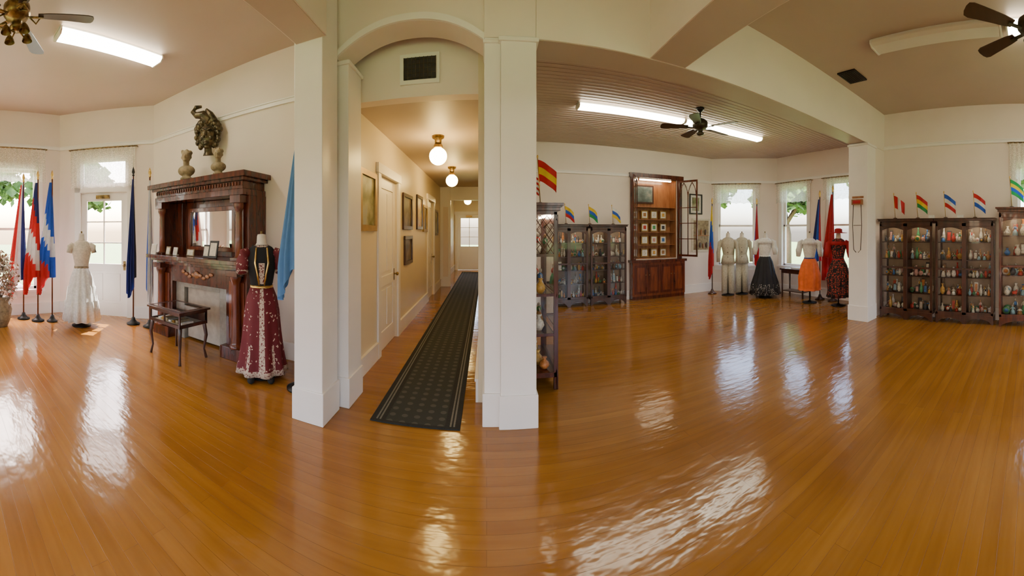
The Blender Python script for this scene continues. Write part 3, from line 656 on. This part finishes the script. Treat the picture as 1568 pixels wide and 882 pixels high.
# ------------------------------------------------------------------ flags on stands
def flag(x,y,H,code,rot=0,w=.11,L=1.6,finial=gold,z1=None,br=.12,drop=.28,horiz=False):
    b=B(); b.lathe([(br,0),(br,.02),(br*.6,.04),(.04,.08),(.03,.12)],(0,0,0),blackm if x<5 else darkwood,20)
    b.cyl((0,0,.1),(0,0,H),.014,mahog2 if x<5 else darkwood,10)
    b.lathe([(.02,0),(.025,.02),(.012,.03),(.03,.07),(.02,.12),(.002,.17)],(0,0,H),finial,10)
    bands=[SHRT[c] for c in code]; nb=len(bands)
    top=H-.06
    rings=[]
    for i in range(15):
        u=i/14; z=top-L*u; q=.2+.8*min(1,u*1.3)**.9
        rings.append((z,w*q,w*.5*q,.08+.26*u))
    n=72; vs=[];fs=[];ms=[]
    for (z,rx,ry,am) in rings:
        u=(top-z)/L
        for j in range(n):
            t=2*PI*j/n; q=1+am*math.cos(9*t+.6*math.sin(2*t)+u*1.5)
            vs.append((rx*.85+rx*q*math.cos(t), ry*q*math.sin(t), z-drop*max(0,math.cos(t)+.2)*u))
    for i in range(14):
        for j in range(n):
            t=2*PI*(j+.5)/n; d=(math.cos(t)+1)/2
            if horiz: d=min(.999,max(0,i/14+ (d-.5)*.35))
            fs.append((i*n+j,i*n+(j+1)%n,(i+1)*n+(j+1)%n,(i+1)*n+j)); ms.append(bands[min(int(d*nb*.999),nb-1)])
    b.add(vs,fs,ms,True)
    b.build('flag_on_stand',(x,y,0),rot)
flag(-6.42,1.56,2.6,'bwr',-1.75,.14,1.8); flag(-6.2,1.78,2.62,'brwr',-2.0,.13,1.75,horiz=True); flag(-6.08,2.02,2.62,'uuwur',-2.1,.14,1.75,br=.1,horiz=True)
flag(-5.30,3.28,2.65,'kb',-.9,.12,1.75,blackm); flag(-4.98,3.42,2.6,'ruw',-.6,.10,1.8)
flag(-1.88,3.14,2.62,'s',-2.75,.11,1.3,br=.13); flag(-1.86,3.5,2.3,'bwr',-2.2,.10,1.7,br=.1)
flag(5.62,7.4,2.4,'yur',-2.6,.10,1.6,horiz=True); flag(6.62,6.72,2.4,'yur',-2.4,.11,1.3); flag(6.96,4.88,2.5,'rub',2.5,.11,1.5); flag(6.96,4.50,2.6,'r',2.5,.13,1.7); flag(6.96,3.72,2.6,'wr',2.2,.12,1.7)

# ------------------------------------------------------------------ mannequins
def body(b,m,zoff=0,fat=1,neck=mann,neckz=1.40):
    R=[(1.0,.125,.095),(1.08,.125,.10),(1.18,.145,.115),(1.27,.165,.13),(1.36,.168,.115),(1.43,.16,.09),(1.475,.12,.075),(1.50,.075,.062)]
    b.loft([(z,rx*fat,ry*fat,0) for z,rx,ry in R],m,32)
    b.loft([(1.48,.085,.065,0),(1.52,.058,.055,0),(1.60,.052,.052,0),(1.62,.045,.045,0),(1.625,.02,.02,0)],neck,20)
    b.cyl((0,0,1.62),(0,0,1.66),.015,brass,8)
def sleeve(b,m,pts,rs,mirror_=True):
    for q in ((-1,1) if mirror_ else (1,)): b.tube([(q*x,y,z) for x,y,z in pts],rs,m,14)
def stand(b):
    b.lathe([(.17,0),(.17,.015),(.05,.03),(.02,.06)],(0,0,0),blackm,20); b.cyl((0,0,.04),(0,0,1.0),.015,blackm,8)
burg=dots('burgundy_embroidered',(.12,.003,.010),(.55,.42,.33),20,.19,.7,rnd=.8,distort=.05); whitemb=dots('white_embroidery',(.50,.40,.32),(.13,.006,.012),46,.36,.8,rnd=1,distort=.03)
blackv=M('black_velvet',(.01,.01,.012),.9)
b=B(); stand(b); body(b,blackv)
def gown(t,z):
    d=abs(t-1.5*PI)
    if d<.13 or z<.13: return whitemb
    if z<.4 and .5<d<.64: return whitemb
    return burg
b.loft([(1.03,.128,.10,.0),(.9,.175,.14,.02),(.75,.20,.17,.03),(.6,.212,.182,.04),(.5,.22,.195,.05),(.39,.232,.208,.06),(.28,.245,.22,.07),(.2,.257,.232,.08),(.12,.272,.246,.09),(.06,.282,.256,.10)],burg,96,9,matf=gown)
b.loft([(1.04,.133,.105,0),(1.0,.134,.106,0)],gold,32)
b.loft([(1.06,.129,.104,0),(1.2,.152,.122,0),(1.3,.172,.135,0)],blackv,32,matf=lambda t,z:(whitemb if abs(t-1.5*PI)<.16 else blackv),cap=False)
for q in (-1,1): b.tube([(q*.06,-.072,1.47),(q*.075,-.130,1.3),(q*.05,-.128,1.18),(q*.03,-.11,1.05)],[.010,.012,.010,.009],gold,8)
b.loft([(1.475,.10,.08,0),(1.495,.085,.07,0)],whitemb,24)
sleeve(b,burg,[(.14,0,1.42),(.19,-.01,1.40),(.215,-.02,1.32),(.225,-.02,1.22),(.22,-.03,1.17)],[.055,.075,.078,.07,.05])
sleeve(b,whitemb,[(.223,-.02,1.20),(.221,-.03,1.18)],[.072,.068])
b.ell((-.12,-.22,.03),(.04,.07,.03),blackv); b.ell((.1,-.22,.03),(.04,.07,.03),blackv)
b.build('embroidered_gown_mannequin',(-2.42,3.20,0),.66)
b=B(); stand(b); body(b,cream)
b.loft([(1.03,.126,.10,.0),(.85,.19,.16,.05),(.7,.215,.19,.07),(.69,.23,.205,.08),(.45,.26,.23,.09),(.44,.275,.245,.1),(.1,.31,.27,.12)],whitec,72,14)
sleeve(b,cream,[(.14,0,1.43),(.2,-.01,1.38),(.22,-.02,1.28)],[.05,.06,.05])
b.loft([(1.05,.131,.104,0),(1.0,.134,.106,0)],tanstone,32)
b.build('white_dress_mannequin',(-5.64,2.42,0),1.17)
olive=M('beige_linen',(.52,.47,.36),.8,scale=30)
for (x,y) in ((5.82,6.98),(6.2,6.86)):
    b=B(); stand(b); body(b,olive,fat=1.08)
    b.loft([(1.05,.14,.11,0),(.95,.17,.13,0),(.82,.185,.14,.02)],olive,32,6)
    for q in (-1,1): b.tube([(q*.07,0,.9),(q*.085,0,.5),(q*.09,0,.06)],[.095,.085,.08],olive,14)
    sleeve(b,olive,[(.15,0,1.42),(.21,0,1.36),(.25,-.01,1.12),(.25,-.04,.86)],[.055,.065,.055,.045])
    for z in (1.0,1.12,1.24): b.ell((0,-.13,z),(.012,.008,.012),darkwood,8,6)
    b.build('linen_suit_mannequin',(x,y,0),-.75)
def skirted(name,loc,rot,top,skirt,hemr=.32,hem=None,sl=None,folds=12,hat=None,z0=.08,trim=None,belt=None):
    b=B(); stand(b); body(b,top,neck=mann)
    b.loft([(1.04,.13,.10,0),(.9,.19,.16,.05),(.6,.25,.22,.08),(.36,hemr*.9,hemr*.82,.09),(.3,hemr*.92,hemr*.84,.1),(z0,hemr,hemr*.9,.12)],skirt,72,folds,matf=lambda t,z:(hem if hem and z<.37 else skirt))
    b.loft([(1.05,.134,.105,0),(1.0,.134,.106,0)],belt or sl or top,32)
    sleeve(b,sl or top,[(.14,0,1.43),(.21,-.01,1.38),(.25,-.03,1.22),(.26,-.06,1.08)],[.055,.08,.075,.05])
    b.loft([(1.44,.17,.13,.06),(1.36,.20,.15,.1)],trim or top,40,10)
    if hat:
        b.lathe([(.2,0),(.2,.01),(.09,.02),(.085,.09),(.04,.11)],(0,0,1.62),hat,20)
    b.build(name,loc,rot)
blkband=dots('black_banded',(.012,.012,.014),(.45,.42,.38),30,.3)
skirted('black_skirt_mannequin',(6.33,6.13,0),-.8,whitec,BLK,.36,blkband)
skirted('orange_skirt_mannequin',(6.50,4.85,0),-.95,whitec,ORG,.27,folds=10,z0=.3,belt=BLUE)
emb=dots('black_folk_embroidery',(.015,.012,.014),(.5,.06,.04),26,.36)
skirted('red_folk_costume_mannequin',(6.60,4.12,0),-1.0,emb,emb,.25,None,RED,hat=RED,z0=.2,trim=RED)
b=B(); b.box(-.38,.38,-.2,.2,.68,.72,darkwood); b.box(-.35,.35,-.17,.17,.6,.68,darkwood); 
for x in (-.33,.33):
    for y in (-.15,.15): b.tube([(x,y,.6),(x,y,.3),(x,y,0)],[.03,.02,.025],darkwood,8)
b.box(-.33,.33,-.15,.15,.14,.16,darkwood); b.box(-.2,.1,-.13,.1,.721,.74,cream); b.build('side_table',(6.86,5.55,0),PI/2,bevel=.004)

b=B(); b.lathe([(.12,0),(.17,.12),(.2,.3),(.15,.45),(.17,.5)],(0,0,0),tanstone,24)
lf=M('dried_leaves',(.40,.27,.16),.7,scale=30,c2=(.18,.10,.06)); fl=M('dried_white_blossom',(.75,.66,.6),.8)
for i in range(1100):
    a=random.uniform(0,2*PI); e=random.uniform(-.9,1.5); r=random.uniform(.15,.40)
    c=Vector((math.cos(a)*math.cos(e)*r*.85, math.sin(a)*math.cos(e)*r*.85, .80+math.sin(e)*r*1.3))
    R3=Matrix.Rotation(random.uniform(0,6),3,'Z')@Matrix.Rotation(random.uniform(-1,1),3,'X')
    s=random.uniform(.03,.06)
    b.add([c+R3@Vector(p) for p in ((-s*.5,0,0),(0,-s,0.01),(s*.5,0,0),(0,s,.01))],[(0,1,2,3)],lf if i%5<3 else fl)
for i in range(14):
    a=i*.45; b.tube([(0,0,.45),(math.cos(a)*.12,math.sin(a)*.12,.75),(math.cos(a)*.25,math.sin(a)*.25,.95)],.006,lf,5)
b.build('dried_flower_urn',(-6.02,1.05,0))
b=B(); b.box(-.006,0,-.12,.12,.0,.04,orangewood); b.box(-.05,-.001,-.11,.11,-.12,-.02,orangewood); b.box(-.055,-.05,-.08,.08,-.1,-.04,RED)
for y in (-.08,.08):
    b.tube([(-.03,y,-.12),(-.03,y*1.2,-.5),(-.03,y*.9,-.95),(-.03,y*.3,-1.0)],.007,darkwood,6)
b.tube([(-.03,-.08,-.5),(-.03,.08,-.5)],.006,darkwood,6)
b.build('hanging_wall_rack',(5.649,3.1,2.27))

# ------------------------------------------------------------------ outside
grass=M('lawn',(.12,.2,.05),.9,scale=2,bump=.3); 
b=B(); b.box(-60,60,-60,60,-.62,-.6,grass); b.build('lawn_ground')
b=B()
path=M('concrete_path',(.55,.53,.5),.9,scale=4)
b.box(-16,-7.4,1.4,3.4,-.599,-.58,path); b.build('garden_path')
leaf=M('tree_foliage',(.10,.2,.04),.8,scale=3,c2=(.03,.08,.015)); bark=M('tree_bark',(.12,.08,.05),.9,scale=12)
def tree(x,y,h):
    b=B(); b.tube([(0,0,-.6),(.1,0,h*.3),(-.1,.1,h*.6)],[.3,.22,.15],bark,10)
    for q in range(4):
        a=q*1.6; b.tube([(0,.05,h*.4),(math.cos(a)*h*.2,math.sin(a)*h*.2,h*.65)],[.12,.05],bark,8)
    for i in range(1500):
        a=random.uniform(0,2*PI); e=random.uniform(-.6,1.5); r=h*.38*random.uniform(.5,1)
        c=Vector((math.cos(a)*math.cos(e)*r,math.sin(a)*math.cos(e)*r,h*.68+math.sin(e)*r*.8))
        R3=Matrix.Rotation(random.uniform(0,6),3,'Z')@Matrix.Rotation(random.uniform(-1.5,1.5),3,'X'); s=random.uniform(.12,.28)
        b.add([c+R3@Vector(p) for p in ((-s,0,0),(0,-s,0),(s,0,0),(0,s,0))],[(0,1,2,3)],leaf)
    b.build('shade_tree',(x,y,0))
for p in ((-14,5.5,5),(-17,2,6),(-15,-3,6),(14,12,5),(16,7,5.5),(15,2,6),(11,16,6),(-12,9,4.5)): tree(*p)

# ------------------------------------------------------------------ light
w=bpy.data.worlds.new('World'); sc.world=w; w.use_nodes=True; t=w.node_tree
sk=t.nodes.new('ShaderNodeTexSky'); sk.sky_type='NISHITA'; sk.sun_disc=False; sk.sun_elevation=math.radians(50); sk.sun_rotation=math.radians(-80)
sk.air_density=1.0; sk.dust_density=4
wm=t.nodes.new('ShaderNodeMix'); wm.data_type='RGBA'; wm.blend_type='MULTIPLY'; wm.inputs[0].default_value=1; wm.inputs[7].default_value=(1.06,.97,.93,1)
bg=t.nodes['Background']; t.links.new(sk.outputs[0],wm.inputs[6]); t.links.new(wm.outputs[2],bg.inputs[0]); bg.inputs[1].default_value=3.2
su=bpy.data.lights.new('sun','SUN'); su.energy=36; su.angle=.01; su.color=(1,.95,.85)
so=bpy.data.objects.new('sun',su); sc.collection.objects.link(so); so.location=(-20,5,20)
d=Vector((.6,-.7,-1.5)); so.rotation_euler=d.to_track_quat('-Z','Y').to_euler()

# ------------------------------------------------------------------ camera (cylindrical panorama)
cd=bpy.data.cameras.new('panorama_camera'); co=bpy.data.objects.new('panorama_camera',cd); sc.collection.objects.link(co); sc.camera=co
co.location=(0,0,1.65); co.rotation_euler=(PI/2,0,-.0733)
cd.type='PANO'; cd.clip_start=.05; cd.clip_end=500
hu=784/532
cd.panorama_type='CENTRAL_CYLINDRICAL'
cd.central_cylindrical_range_u_min=-hu; cd.central_cylindrical_range_u_max=hu
cd.central_cylindrical_range_v_min=-527/532; cd.central_cylindrical_range_v_max=355/532; cd.central_cylindrical_radius=1
